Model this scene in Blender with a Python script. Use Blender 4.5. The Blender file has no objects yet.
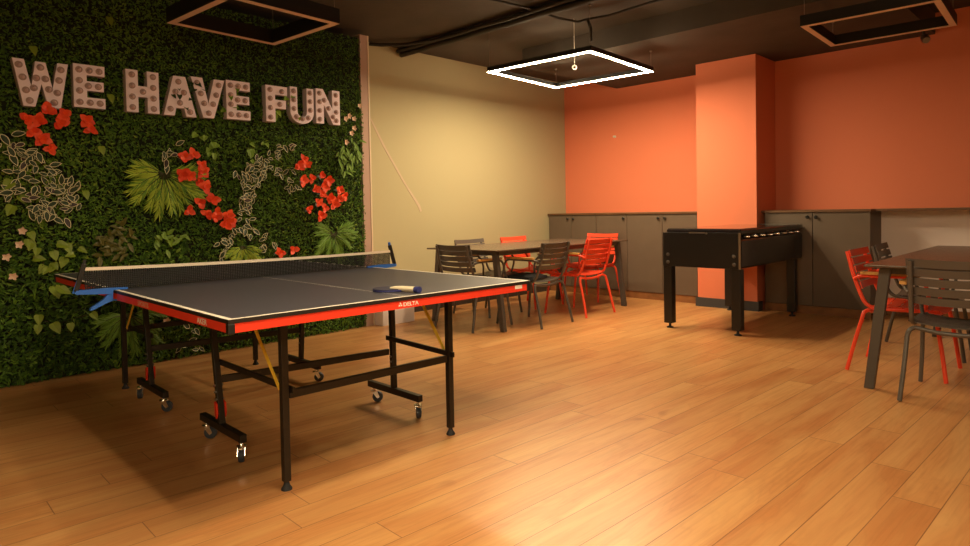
import bpy, math, random
import numpy as np
from mathutils import Vector, Matrix
C = bpy.context.scene
COL = C.collection
PI = math.pi
random.seed(7)

# ------------------------------------------------------------------ camera
CAM_H, F_PX, CY = 1.1102, 643.73, 228.41
PSI, PITCH, ROLL = 0.7739, 0.026, -0.0187
fw = Vector((-math.sin(PSI)*math.cos(PITCH), math.cos(PSI)*math.cos(PITCH), -math.sin(PITCH)))
r0 = Vector((math.cos(PSI), math.sin(PSI), 0)); u0 = r0.cross(fw)
rr = math.cos(ROLL)*r0 + math.sin(ROLL)*u0
uu = -math.sin(ROLL)*r0 + math.cos(ROLL)*u0
cam = bpy.data.objects.new('camera', bpy.data.cameras.new('camera')); COL.objects.link(cam)
M = Matrix((rr, uu, -fw)).transposed().to_4x4(); M.translation = Vector((0, 0, CAM_H))
cam.matrix_world = M
cam.data.sensor_fit = 'HORIZONTAL'; cam.data.sensor_width = 36.0
cam.data.lens = F_PX/970*36.0
cam.data.shift_y = -(273-CY)/970
cam.data.clip_start = 0.05
C.camera = cam
# ------------------------------------------------------------------ light levels and exposure
W = bpy.data.worlds.new('world'); C.world = W; W.use_nodes = True
W.node_tree.nodes['Background'].inputs[0].default_value = (1.0, 0.75, 0.55, 1)
W.node_tree.nodes['Background'].inputs[1].default_value = 0.01
LAMP_COLOR = (1.0, 0.78, 0.47)
FAR_LAMP = 100.0          # emission of the lit frame lamp over the dining end
NEAR_LAMP = 54.0         # emission of the lit frame lamp above the camera
BACK_FILL = 105.0         # emission of the unseen fill lamp added behind the camera
vs = C.view_settings
C.display_settings.display_device = 'sRGB'
vs.view_transform = 'Standard'; vs.look = 'None'; vs.gamma = 1.0; vs.use_curve_mapping = False
vs.exposure = 1.45

# ------------------------------------------------------------------ materials
def lin(c):
    return tuple(((x/255)/12.92 if x/255 <= .04045 else ((x/255+.055)/1.055)**2.4) for x in c)
def mat(name, col, rough=.6, metal=0.0, spec=.5, noise=0.0, scale=20, bump=0.0, bscale=60, coat=0.0):
    m = bpy.data.materials.new(name); m.use_nodes = True
    nt = m.node_tree; b = nt.nodes['Principled BSDF']
    b.inputs['Base Color'].default_value = (*col, 1)
    b.inputs['Roughness'].default_value = rough; b.inputs['Metallic'].default_value = metal
    b.inputs['Specular IOR Level'].default_value = spec
    if coat: b.inputs['Coat Weight'].default_value = coat; b.inputs['Coat Roughness'].default_value = .12
    if noise or bump:
        tc = nt.nodes.new('ShaderNodeTexCoord')
    if noise:
        n = nt.nodes.new('ShaderNodeTexNoise'); n.inputs['Scale'].default_value = scale; n.inputs['Detail'].default_value = 4
        nt.links.new(tc.outputs['Object'], n.inputs['Vector'])
        r = nt.nodes.new('ShaderNodeValToRGB')
        r.color_ramp.elements[0].position = .3; r.color_ramp.elements[1].position = .7
        r.color_ramp.elements[0].color = (*[x*(1-noise) for x in col], 1)
        r.color_ramp.elements[1].color = (*[min(1, x*(1+noise)) for x in col], 1)
        nt.links.new(n.outputs['Fac'], r.inputs['Fac']); nt.links.new(r.outputs['Color'], b.inputs['Base Color'])
    if bump:
        n2 = nt.nodes.new('ShaderNodeTexNoise'); n2.inputs['Scale'].default_value = bscale; n2.inputs['Detail'].default_value = 3
        nt.links.new(tc.outputs['Object'], n2.inputs['Vector'])
        bp = nt.nodes.new('ShaderNodeBump'); bp.inputs['Strength'].default_value = bump; bp.inputs['Distance'].default_value = .01
        nt.links.new(n2.outputs['Fac'], bp.inputs['Height']); nt.links.new(bp.outputs['Normal'], b.inputs['Normal'])
    return m
def emis(name, col, strength):
    m = bpy.data.materials.new(name); m.use_nodes = True
    b = m.node_tree.nodes['Principled BSDF']
    b.inputs['Base Color'].default_value = (.8, .78, .75, 1)
    b.inputs['Emission Color'].default_value = (*col, 1); b.inputs['Emission Strength'].default_value = strength
    return m

def floor_mat():
    m = bpy.data.materials.new('oak_planks'); m.use_nodes = True
    nt = m.node_tree; N = nt.nodes; L = nt.links; b = N['Principled BSDF']
    tc = N.new('ShaderNodeTexCoord'); mp = N.new('ShaderNodeMapping'); mp.vector_type = 'POINT'
    mp.inputs['Rotation'].default_value = (0, 0, .037); mp.inputs['Location'].default_value = (1.476, 0.3, 0)
    L.new(tc.outputs['Object'], mp.inputs['Vector'])
    sx = N.new('ShaderNodeSeparateXYZ'); L.new(mp.outputs['Vector'], sx.inputs[0])
    def mth(op, a, bb=None, c=None):
        n = N.new('ShaderNodeMath'); n.operation = op
        for i, v in enumerate((a, bb, c)):
            if v is None: continue
            if isinstance(v, (int, float)): n.inputs[i].default_value = v
            else: L.new(v, n.inputs[i])
        return n.outputs[0]
    xs = mth('DIVIDE', sx.outputs[0], .155); row = mth('FLOOR', xs); fx = mth('FRACT', xs)
    wn = N.new('ShaderNodeTexWhiteNoise'); wn.noise_dimensions = '1D'; L.new(row, wn.inputs['W'])
    yo = mth('MULTIPLY_ADD', wn.outputs['Value'], 3.7, sx.outputs[1])
    ys = mth('DIVIDE', yo, 1.7); seg = mth('FLOOR', ys); fy = mth('FRACT', ys)
    cb = N.new('ShaderNodeCombineXYZ'); L.new(row, cb.inputs[0]); L.new(seg, cb.inputs[1])
    wn2 = N.new('ShaderNodeTexWhiteNoise'); wn2.noise_dimensions = '3D'; L.new(cb.outputs[0], wn2.inputs['Vector'])
    # grain coordinates, shifted per plank
    gx = mth('MULTIPLY_ADD', wn2.outputs['Value'], 7.3, sx.outputs[0])
    gc = N.new('ShaderNodeCombineXYZ'); L.new(gx, gc.inputs[0]); L.new(yo, gc.inputs[1]); L.new(wn2.outputs['Value'], gc.inputs[2])
    def noise(scale, vec, det=4, dist=0):
        v = N.new('ShaderNodeVectorMath'); v.operation = 'MULTIPLY'; v.inputs[1].default_value = scale
        L.new(vec, v.inputs[0]); n = N.new('ShaderNodeTexNoise'); n.inputs['Scale'].default_value = 1
        n.inputs['Detail'].default_value = det; n.inputs['Distortion'].default_value = dist
        L.new(v.outputs[0], n.inputs['Vector']); return n.outputs['Fac']
    g1 = noise((9, 1.3, 3), gc.outputs[0], 3, .6)
    g2 = noise((85, 3.2, 9), gc.outputs[0], 5, .3)
    # cathedral rings
    rv = mth('MULTIPLY', g1, 11.0); rs = mth('SINE', mth('MULTIPLY', rv, 6.283)); 
    ring = mth('MULTIPLY_ADD', rs, .5, .5)
    kn = noise((6, 3.5, 3), gc.outputs[0], 2, 0)
    ramp = N.new('ShaderNodeValToRGB'); L.new(wn2.outputs['Value'], ramp.inputs['Fac'])
    e = ramp.color_ramp.elements
    e[0].position = 0; e[0].color = (.49, .200, .068, 1); e[1].position = 1; e[1].color = (.58, .270, .095, 1)
    k = ramp.color_ramp.elements.new(.5); k.color = (.54, .232, .080, 1)
    def mixc(fac, c1, c2, mode='MIX'):
        n = N.new('ShaderNodeMix'); n.data_type = 'RGBA'; n.blend_type = mode
        L.new(fac, n.inputs[0]) if not isinstance(fac, float) else setattr(n.inputs[0], 'default_value', fac)
        for i, c in ((6, c1), (7, c2)):
            if isinstance(c, tuple): n.inputs[i].default_value = (*c, 1)
            else: L.new(c, n.inputs[i])
        return n.outputs[2]
    c = mixc(mth('MULTIPLY', mth('POWER', ring, 3.0), .28), ramp.outputs['Color'], (.40, .16, .05))
    gr = N.new('ShaderNodeMapRange'); gr.inputs[1].default_value = .45; gr.inputs[2].default_value = .75; L.new(g2, gr.inputs[0])
    c = mixc(mth('MULTIPLY', gr.outputs[0], .50), c, (.34, .13, .04))
    br = N.new('ShaderNodeMapRange'); br.inputs[1].default_value = .35; br.inputs[2].default_value = .7; L.new(g1, br.inputs[0])
    c = mixc(mth('MULTIPLY', br.outputs[0], .50), c, (.70, .42, .17))
    kr = N.new('ShaderNodeMapRange'); kr.inputs[1].default_value = .70; kr.inputs[2].default_value = .80; L.new(kn, kr.inputs[0])
    c = mixc(mth('MULTIPLY', kr.outputs[0], .6), c, (.28, .10, .03))
    # joints
    ex = mth('LESS_THAN', mth('MINIMUM', fx, mth('SUBTRACT', 1.0, fx)), .011)
    ey = mth('LESS_THAN', mth('MINIMUM', fy, mth('SUBTRACT', 1.0, fy)), .0011)
    jt = mth('MAXIMUM', ex, ey)
    c = mixc(mth('MULTIPLY', jt, .78), c, (.16, .06, .02))
    L.new(c, b.inputs['Base Color'])
    rg = mth('MULTIPLY_ADD', g2, .16, .25); L.new(rg, b.inputs['Roughness'])
    b.inputs['Specular IOR Level'].default_value = .38
    bp = N.new('ShaderNodeBump'); bp.inputs['Strength'].default_value = .25; bp.inputs['Distance'].default_value = .002
    L.new(mth('MULTIPLY_ADD', jt, -1.0, mth('MULTIPLY', g2, .25)), bp.inputs['Height']); L.new(bp.outputs['Normal'], b.inputs['Normal'])
    return m

MT = dict(
    floor=floor_mat(),
    ceiling=mat('dark_ceiling_paint', (.066, .052, .040), .85, noise=.15, scale=3, bump=.2, bscale=30),
    cream=mat('cream_wall_paint', (.425, .368, .215), .8, bump=.06, bscale=90),
    coral=mat('coral_wall_paint', (.76, .210, .105), .75, bump=.06, bscale=90),
    white=mat('white_wall_paint', (.88, .78, .76), .75, bump=.05, bscale=90),
    mauve=mat('mauve_board', (.46, .30, .24), .7),
    pale=mat('pale_board', (.72, .58, .42), .6),
    streak=mat('pale_streak', (.52, .40, .28), .7),
    backing=mat('hedge_backing', (.012, .017, .005), .95),
    skirting=mat('dark_skirting', (.045, .033, .026), .5),
    greyskirt=mat('grey_skirting', (.05, .05, .055), .5),
    cabinet=mat('brown_grey_laminate', (.125, .088, .062), .5, noise=.05, scale=6),
    cabside=mat('grey_laminate', (.15, .115, .09), .5),
    wood=mat('stained_wood', (.24, .10, .035), .45, noise=.25, scale=9),
    worktop=mat('brown_worktop', (.14, .068, .03), .45, noise=.15, scale=8),
    blackmetal=mat('black_metal', (.014, .011, .009), .42, spec=.45),
    blackplastic=mat('black_plastic', (.012, .012, .013), .45),
    lampblack=mat('lamp_housing_black', (.010, .009, .009), .5),
    diff_off=mat('unlit_diffuser', (.86, .66, .56), .6),
    chrome=mat('chrome', (.75, .72, .68), .22, 1.0),
    steel=mat('steel', (.55, .52, .48), .3, 1.0),
    redapron=mat('red_apron', (.84, .05, .022), .45),
    top=mat('navy_table_coating', (.052, .050, .066), .48, noise=.05, scale=90),
    topedge=mat('black_table_edge', (.016, .013, .012), .5),
    whiteline=mat('white_line', (.80, .74, .64), .5),
    letterwhite=mat('white_lettering', (.85, .80, .74), .5),
    letterdim=mat('faded_lettering', (.78, .42, .30), .6),
    blue=mat('blue_clamp', (.03, .15, .62), .4),
    netblack=mat('black_net', (.012, .012, .013), .8),
    nettape=mat('white_net_tape', (.80, .70, .60), .7),
    yellow=mat('yellow_brace', (1.0, .70, .07), .45),
    redlatch=mat('red_latch', (.70, .035, .015), .4),
    rubber=mat('dark_rubber', (.02, .022, .028), .7),
    wheel=mat('blue_grey_wheel', (.03, .04, .06), .5),
    chairgrey=mat('grey_chair_metal', (.095, .080, .070), .38),
    chairblack=mat('black_chair_metal', (.020, .018, .017), .42),
    chairred=mat('red_chair_metal', (.86, .070, .026), .42),
    armwood=mat('oak_armrest', (.62, .32, .09), .45, noise=.2, scale=30),
    cushion=mat('black_cushion', (.012, .012, .014), .8),
    dinlegs=mat('grey_table_metal', (.075, .064, .056), .45),
    dintop=mat('dark_table_top', (.105, .070, .050), .24, noise=.06, scale=12),
    foos=mat('black_foosball_laminate', (.008, .007, .007), .38),
    foosdark=mat('dark_foosball_frame', (.014, .011, .012), .20),
    glass=mat('black_glass', (.010, .010, .010), .06, spec=.9),
    trimmetal=mat('bronze_trim', (.30, .24, .17), .4, .8),
    handle=mat('dark_knob', (.010, .008, .007), .4),
    marquee=mat('pink_white_letter', (.90, .76, .87), .6),
    marqueeside=mat('grey_letter_side', (.58, .48, .50), .6),
    bulb=mat('grey_pink_bulb', (.55, .38, .39), .45),
    bulbring=mat('bulb_socket', (.40, .27, .27), .5),
    cable=mat('black_cable', (.022, .018, .015), .6),
    wire=mat('thin_wire', (.35, .30, .25), .4, .6),
    white_plastic=mat('white_plastic', (.75, .68, .6), .4),
    paddlewhite=mat('cream_handle', (.78, .68, .50), .45),
    paddleblue=mat('navy_handle_band', (.03, .035, .16), .45),
    red_rubber=mat('dark_blade_rubber', (.02, .02, .05), .6),
    lit_far=emis('lit_diffuser_far', LAMP_COLOR, FAR_LAMP),
    lit_near=emis('lit_diffuser_near', LAMP_COLOR, NEAR_LAMP),
    fill_back=emis('fill_diffuser_back', LAMP_COLOR, BACK_FILL),
)
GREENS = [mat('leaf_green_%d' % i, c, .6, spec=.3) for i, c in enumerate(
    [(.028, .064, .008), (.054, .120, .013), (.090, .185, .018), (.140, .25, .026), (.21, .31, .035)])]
LEAF = dict(
    dark=mat('dark_leaf', (.022, .045, .014), .5),
    darkplum=mat('plum_leaf', (.055, .035, .035), .55),
    cream=mat('cream_leaf_edge', (.74, .68, .42), .6),
    palm=mat('palm_leaf', (.40, .52, .05), .55),
    palmdark=mat('deep_palm_leaf', (.15, .30, .03), .55),
    pothos=mat('yellow_green_leaf', (.20, .28, .018), .5),
    lobed=mat('light_green_leaf', (.19, .32, .03), .5),
    croton=mat('olive_brown_leaf', (.12, .11, .018), .5),
    stem=mat('plant_stem', (.05, .05, .015), .7),
    red=mat('red_bract', (.90, .085, .018), .55),
    red2=mat('deep_red_bract', (.80, .055, .013), .55),
    petal=mat('pale_petal', (.78, .56, .42), .6),
)

# ------------------------------------------------------------------ mesh building
class MB:
    def __init__(s): s.v = []; s.f = []; s.m = []
    def add(s, vs, fs, mi=0):
        o = len(s.v); s.v += [tuple(p) for p in vs]; s.f += [tuple(i+o for i in f) for f in fs]; s.m += [mi]*len(fs); return s
    def box(s, lo, hi, mi=0):
        x0, y0, z0 = lo; x1, y1, z1 = hi
        return s.add([(x0,y0,z0),(x1,y0,z0),(x1,y1,z0),(x0,y1,z0),(x0,y0,z1),(x1,y0,z1),(x1,y1,z1),(x0,y1,z1)],
                     [(0,3,2,1),(4,5,6,7),(0,1,5,4),(1,2,6,5),(2,3,7,6),(3,0,4,7)], mi)
    def bar(s, p, q, w, h, up=(0,0,1), mi=0):       # rectangular bar from p to q
        p = Vector(p); q = Vector(q); d = (q-p).normalized(); up = Vector(up)
        if abs(d.dot(up)) > .98: up = Vector((1, 0, 0)) if abs(d.x) < .9 else Vector((0, 1, 0))
        a = d.cross(up).normalized()*w/2; b = a.cross(d).normalized()*h/2
        vs = [c+x*a+y*b for c in (p, q) for x, y in ((-1,-1),(1,-1),(1,1),(-1,1))]
        return s.add(vs, [(0,1,2,3),(7,6,5,4),(0,4,5,1),(1,5,6,2),(2,6,7,3),(3,7,4,0)], mi)
    def tube(s, pts, r, n=10, mi=0, closed=False):
        pts = [Vector(p) for p in pts]; k = len(pts); rs = r if isinstance(r, (list, tuple)) else [r]*k
        tan = []
        for i in range(k):
            if closed: t = pts[(i+1) % k]-pts[i-1]
            else: t = pts[min(i+1, k-1)]-pts[max(i-1, 0)]
            tan.append(t.normalized())
        t0 = tan[0]; a = t0.cross(Vector((0, 0, 1)))
        if a.length < .1: a = t0.cross(Vector((1, 0, 0)))
        a.normalize(); o = len(s.v); vs = []
        for i in range(k):
            a = (a - tan[i]*a.dot(tan[i])).normalized(); b = tan[i].cross(a)
            for j in range(n):
                th = 2*PI*j/n; vs.append(pts[i]+(a*math.cos(th)+b*math.sin(th))*rs[i])
        fs = []
        for i in range(k if closed else k-1):
            for j in range(n):
                i2 = (i+1) % k
                fs.append((i*n+j, i*n+(j+1) % n, i2*n+(j+1) % n, i2*n+j))
        if not closed:
            fs.append(tuple(range(n))[::-1]); fs.append(tuple((k-1)*n+j for j in range(n)))
        return s.add(vs, fs, mi)
    def lathe(s, prof, c=(0,0,0), axis=(0,0,1), n=20, mi=0):     # prof: (radius, height)
        c = Vector(c); ax = Vector(axis).normalized(); a = ax.cross(Vector((0,0,1)))
        if a.length < .1: a = ax.cross(Vector((1,0,0)))
        a.normalize(); b = ax.cross(a); vs = []; fs = []
        for r, h in prof:
            for j in range(n):
                th = 2*PI*j/n; vs.append(c+ax*h+(a*math.cos(th)+b*math.sin(th))*r)
        for i in range(len(prof)-1):
            for j in range(n): fs.append((i*n+j, i*n+(j+1) % n, (i+1)*n+(j+1) % n, (i+1)*n+j))
        fs.append(tuple(range(n))[::-1]); fs.append(tuple((len(prof)-1)*n+j for j in range(n)))
        return s.add(vs, fs, mi)
    def prism(s, poly, fn, d0, d1, mi=0, mside=None):            # outline extruded; fn(u, v, d) -> point
        n = len(poly); vs = [fn(u, v, d0) for u, v in poly]+[fn(u, v, d1) for u, v in poly]
        s.add(vs, [tuple(range(n))[::-1], tuple(range(n, 2*n))], mi)
        return s.add(vs, [(i, (i+1) % n, n+(i+1) % n, n+i) for i in range(n)], mi if mside is None else mside)
    def build(s, name, mats, parent=None, smooth=None, bev=0, loc=None):
        me = bpy.data.meshes.new(name); me.from_pydata(s.v, [], s.f)
        mats = mats if isinstance(mats, (list, tuple)) else [mats]
        for m in mats: me.materials.append(m)
        me.polygons.foreach_set('material_index', s.m)
        if smooth is not None:
            me.polygons.foreach_set('use_smooth', [True]*len(s.f))
            me.set_sharp_from_angle(angle=math.radians(smooth))
        me.update()
        o = bpy.data.objects.new(name, me); COL.objects.link(o)
        if loc is not None: o.location = loc
        if parent is not None: o.parent = parent
        if bev:
            b = o.modifiers.new('bevel', 'BEVEL'); b.width = bev; b.segments = 2; b.limit_method = 'ANGLE'; b.angle_limit = math.radians(40)
        return o
def fillet(pts, r, n=6):
    pts = [Vector(p) for p in pts]; out = [pts[0]]
    for i in range(1, len(pts)-1):
        p, a, b = pts[i], (pts[i-1]-pts[i]), (pts[i+1]-pts[i])
        ri = r[i-1] if isinstance(r, (list, tuple)) else r
        d = min(ri, a.length*.48, b.length*.48)
        A = p+a.normalized()*d; B = p+b.normalized()*d
        for k in range(n+1):
            t = k/n; out.append(A*(1-t)**2+p*2*t*(1-t)+B*t*t)
    out.append(pts[-1]); return out
def tag(o, label, cat, group=None, kind=None):
    o['label'] = label; o['category'] = cat
    if group: o['group'] = group
    if kind: o['kind'] = kind
    return o
def thing(name, label, cat, loc=(0,0,0), rz=0, group=None):
    o = bpy.data.objects.new(name, None); COL.objects.link(o); o.empty_display_size = .1
    o.location = loc; o.rotation_euler = (0, 0, rz)
    return tag(o, label, cat, group)
def struct(name, mb, m, **k):
    o = mb.build(name, m, **k); o['kind'] = 'structure'; return o
def copy_tree(o, parent=None):
    c = o.copy(); COL.objects.link(c)
    if parent is not None: c.parent = parent
    for ch in list(o.children): copy_tree(ch, c)
    return c

# ------------------------------------------------------------------ the room
XW, YW, XR, YN, ZC = -5.616, 7.413, 3.2, -3.2, 2.915
struct('floor', MB().box((XW-.1, YN-.1, -.1), (XR+.1, YW+.1, 0)), MT['floor'])
struct('ceiling', MB().box((XW-.1, YN-.1, ZC), (XR+.1, YW+.1, ZC+.1)), MT['ceiling'])
struct('wall_left', MB().box((XW-.1, YN, 0), (XW, YW, ZC)), MT['cream'])
# far wall: coral above the worktop line, white paint in the open bay below it
struct('wall_back', MB().box((XW, YW, 1.04), (XR, YW+.1, ZC)).box((XW, YW, 0), (-1.75, YW+.1, 1.04)).box((-1.75, YW, 0), (XR, YW+.1, 1.04), 1),
       [MT['coral'], MT['white']])
struct('wall_right', MB().box((XR, YN, 0), (XR+.1, YW, ZC)), MT['cream'])
struct('wall_near', MB().box((XW, YN-.1, 0), (XR, YN, ZC)), MT['cream'])
SOFF = 2.715
struct('ceiling_soffit', MB().box((-4.74, 5.5, SOFF), (-1.22, YW, ZC)), MT['ceiling'])
struct('wall_pillar', MB().box((-3.365, 6.874, 0), (-2.70, YW, SOFF)), MT['coral'])
struct('baseboard_pillar', MB().box((-3.385, 6.855, 0), (-2.68, 6.874, .10)).box((-2.70, 6.874, 0), (-2.68, 6.97, .10)), MT['greyskirt'])
struct('baseboard_left', MB().box((XW, 3.79, 0), (XW+.02, 7.0, .11)), MT['skirting'])
struct('baseboard_back', MB().box((-1.665, YW-.02, 0), (XR, YW, .09)), MT['wood'])
# hedge panel standing off the left wall
XG = -5.30
struct('wall_green', MB().box((XW, -1.0, 0), (XG, 3.69, 2.83)), MT['backing'])
struct('trim_1', MB().box((XW, 3.69, 0), (-5.265, 3.775, 2.86)), MT['mauve'])
struct('trim_2', MB().box((XW, 3.775, 0), (-5.26, 3.79, 2.86)), MT['pale'])

# white low box at the foot of the cream wall
mb = MB().box((XW, 3.80, 0), (-5.14, 4.20, .42))
t = thing('storage_box', 'low white box standing on the floor against the cream wall beside the hedge panel', 'box', (-5.38, 4.0, 0))
MB().box((-.232, -.20, 0), (.24, .20, .40)).build('body', MT['white'], t, bev=.004)
MB().box((-.232, -.205, .40), (.245, .205, .42)).build('lid', MT['white'], t, bev=.004)
# pale streak on the wall
def onwall(y, z, d): return (XW+d, y, z)
mb = MB().prism([(4.005, 2.17), (4.025, 2.17), (4.24, 1.82), (4.51, 1.43), (4.70, 1.20), (4.725, 1.13), (4.70, 1.12), (4.665, 1.19), (4.475, 1.44), (4.21, 1.82)], onwall, .0005, .003)
tag(mb.build('wall_streak', MT['streak']), 'pale diagonal streak running down the cream wall', 'wall mark')
# little white hook on the coral wall
mb = MB().lathe([(.018, 0), (.018, .006), (.008, .01), (.008, .03), (.014, .034), (.012, .04)], (-4.78, YW, 2.08), (0, -1, 0), 12)
tag(mb.build('wall_hook', MT['white_plastic'], smooth=40), 'small white hook on the coral wall above the grey cabinets', 'hook')

# ------------------------------------------------------------------ cabinets along the far wall
YC = 7.0
def knob(y=0): return MB().lathe([(.007, 0), (.007, .014), (.017, .018), (.018, .026), (.012, .031)], (0, 0, 0), (0, -1, 0), 14)
def cabinet(x0, x1, doors, knobs, label, name='cabinet'):
    cx = (x0+x1)/2; t = thing(name, label, 'cabinet', (cx, YC, 0), 0, 'cabinets along the coral wall')
    a, b = x0-cx+.002, x1-cx-.002
    MB().box((a, .022, .083), (b, YW-YC-.004, 1.043)).build('body', MT['cabinet'], t)
    MB().box((a, .012, 0), (b, .03, .083)).build('plinth', MT['wood'], t)
    for (d0, d1), ks in zip(doors, knobs):
        d = MB().box((d0-cx+.003, .002, .088), (d1-cx-.003, .021, 1.039)).build('door', MT['cabinet'], t, bev=.0015)
        for kx in ks: knob().build('knob', MT['handle'], d, smooth=40, loc=(kx-cx, .002, .993))
cabinet(-5.612, -4.82, [(-5.60, -5.225), (-5.225, -4.82)], [[-5.269], [-5.174]], 'grey-brown double door cabinet in the corner by the cream wall')
cabinet(-4.82, -4.36, [(-4.82, -4.36)], [[-4.40]], 'grey-brown single door cabinet between the two double door cabinets')
cabinet(-4.36, -3.425, [(-4.36, -3.873), (-3.873, -3.43)], [[-3.916], [-3.83]], 'grey-brown double door cabinet ending at the coral pillar on its corner side')
cabinet(-2.675, -1.67, [(-2.67, -2.19), (-2.19, -1.67)], [[-2.232], [-2.151]], 'grey-brown double door cabinet behind the foosball table, beside the open bay')
tag(MB().box((XW+.004, 6.985, 1.0435), (-3.405, YW-.002, 1.066)).build('worktop', MT['worktop'], bev=.002), 'thin brown worktop over the cabinets in the corner by the cream wall', 'worktop', 'brown worktops')
tag(MB().prism([(-2.695, 6.985), (-1.66, 6.985), (-1.66, 7.14), (1.6, 7.14), (1.6, YW-.002), (-2.695, YW-.002)], lambda u, v, d: (u, v, d), 1.0435, 1.066).build('worktop', MT['worktop'], bev=.002), 'thin brown worktop running from the pillar over the open white bay', 'worktop', 'brown worktops')
t = thing('bay_support', 'grey panel holding up the far end of the worktop over the white bay', 'panel', (1.57, 7.28, 0))
MB().box((-.02, -.13, 0), (.02, .12, 1.0425)).build('panel', MT['cabside'], t)

# ------------------------------------------------------------------ frame lamps
def frame_lamp(cx, cy, z, sx, sy, rz, dm, label, h=.12, w=.06, tops=None):
    t = thing('frame_lamp', label, 'ceiling lamp', (cx, cy, z), rz, 'square frame lamps')
    X, Y = sx/2, sy/2
    def ring(mb, X0, Y0, X1, Y1, z0, z1):
        o = [(-X0,-Y0),(X0,-Y0),(X0,Y0),(-X0,Y0)]; i = [(-X1,-Y1),(X1,-Y1),(X1,Y1),(-X1,Y1)]
        vs = [(x,y,zz) for zz in (z0, z1) for x, y in o+i]
        fs = []
        for k in range(4):
            j = (k+1) % 4
            fs += [(k, j, 8+j, 8+k), (4+j, 4+k, 12+k, 12+j), (j, k, 4+k, 4+j), (8+k, 8+j, 12+j, 12+k)]
        return mb.add(vs, fs)
    ring(MB(), X, Y, X-w, Y-w, .004, h).build('housing', MT['lampblack'], t)
    ring(MB(), X-.002, Y-.002, X-w+.002, Y-w+.002, 0, .003).build('diffuser', dm, t)
    for k, (a, b) in enumerate(((-1,-1),(1,-1),(1,1),(-1,1))):
        x, y = a*(X-w/2), b*(Y-w/2)
        zt = (tops[k] if tops else ZC)-z
        mb = MB().tube([(x, y, h), (x, y, zt-.012)], .0015, 6)
        mb.lathe([(.012, zt-.014), (.012, zt)], (x, y, 0), (0,0,1), 10)
        mb.build('suspension_wire', MT['wire'], t)
    return t
LZ = 2.5
frame_lamp(-3.92, 5.295, LZ, 1.20, 1.20, .06, MT['lit_far'], 'glowing white square frame lamp hanging over the dining table by the cream wall', h=.05, w=.036, tops=[ZC, ZC, SOFF, SOFF])
frame_lamp(-4.453, 2.208, LZ, .865, .865, .07, MT['diff_off'], 'unlit square frame lamp hanging in front of the hedge wall', h=.11, w=.052)
frame_lamp(-1.318, 5.79, LZ, .90, .88, .04, MT['diff_off'], 'unlit square frame lamp hanging in front of the coral wall beyond the foosball table', h=.085, w=.048, tops=[SOFF, SOFF, SOFF, SOFF] if False else [ZC, ZC, ZC, SOFF])
frame_lamp(-1.28, 1.45, LZ, .85, .85, .04, MT['lit_near'], 'lit square frame lamp hanging above the open floor between the two tables')
frame_lamp(1.6, -1.4, LZ, .85, .85, .04, MT['fill_back'], 'unseen square frame lamp added as fill light at the near end of the room')  # out of view, added as fill for the chairs and near floor

# small things up at the ceiling
t = thing('ceiling_sensor', 'small white ring hanging on a thin wire inside the glowing frame lamp', 'sensor', (-3.66, 5.0, 2.46))
mb = MB(); ringp = [(.019*math.cos(a), 0, .019*math.sin(a)) for a in [2*PI*k/20 for k in range(20)]]
mb.tube([(x*.7-z*0, x*.7, z) for x, _, z in ringp], .006, 8, closed=True); mb.build('ring', MT['white_plastic'], t, smooth=40)
MB().tube([(0, 0, .022), (0, 0, ZC-2.46-.0005)], .0025, 6).build('wire', MT['white_plastic'], t)
t = thing('security_camera', 'small dark camera hanging from the ceiling edge above the coral wall', 'camera', (-1.26, 7.12, SOFF))
MB().lathe([(.035, -.012), (.035, -.0005)], (0,0,0)).build('base', MT['blackplastic'], t, smooth=40)
MB().tube([(0,0,-.012), (0,0,-.045)], .009, 8).build('arm', MT['blackplastic'], t)
MB().lathe([(.016, 0), (.034, .008), (.036, .075), (.028, .11)], (0, .03, -.065), (.25, -.75, -.45), 14).build('housing', MT['steel'], t, smooth=40)

# conduits and cables under the ceiling
t = thing('cable_bundle', 'thick bundle of black conduits running under the ceiling from the cream wall', 'conduit', (-5.6, 4.45, 2.84))
def wig(p, q, n, amp, seed):
    rd = random.Random(seed); out = []
    for i in range(n+1):
        f = i/n; out.append((p[0]+(q[0]-p[0])*f, p[1]+(q[1]-p[1])*f+rd.uniform(-amp, amp), p[2]+(q[2]-p[2])*f+rd.uniform(-amp, amp)*.6))
    return out
for k, (dy, dz, r_) in enumerate(((0, .0, .030), (.055, .025, .024), (-.05, .03, .022), (.02, .05, .02))):
    MB().tube(wig((.01, dy, dz), (7.2, dy+.02, dz), 22, .012, k), r_, 8).build('conduit', MT['cable'], t, smooth=50)
MB().tube([(.02, -.42, .045), (.12, -.35, .03), (.3, -.2, .02), (.6, -.06, .03), (.9, .0, .045)], .018, 8).build('loose_cable', MT['cable'], t, smooth=50)
t = thing('ceiling_cable', 'thin black cable looping under the ceiling to the glowing frame lamp', 'cable', (-3.47, 4.95, 2.88))
MB().tube([(-.35, -1.9, .01), (-.3, -1.1, .012), (-.2, -.62, .0), (-.19, -.2, -.005), (-.08, -.04, -.035), (.0, 0, -.02), (.2, .05, -.02), (.6, .06, 0), (1.1, .1, .012), (1.9, .12, .012)], .012, 8).build('run', MT['cable'], t, smooth=60)
MB().tube([(.0, 0, -.02), (.02, .02, -.1), (.02, .02, -.22)], .014, 8).build('drop', MT['cable'], t, smooth=60)

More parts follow.
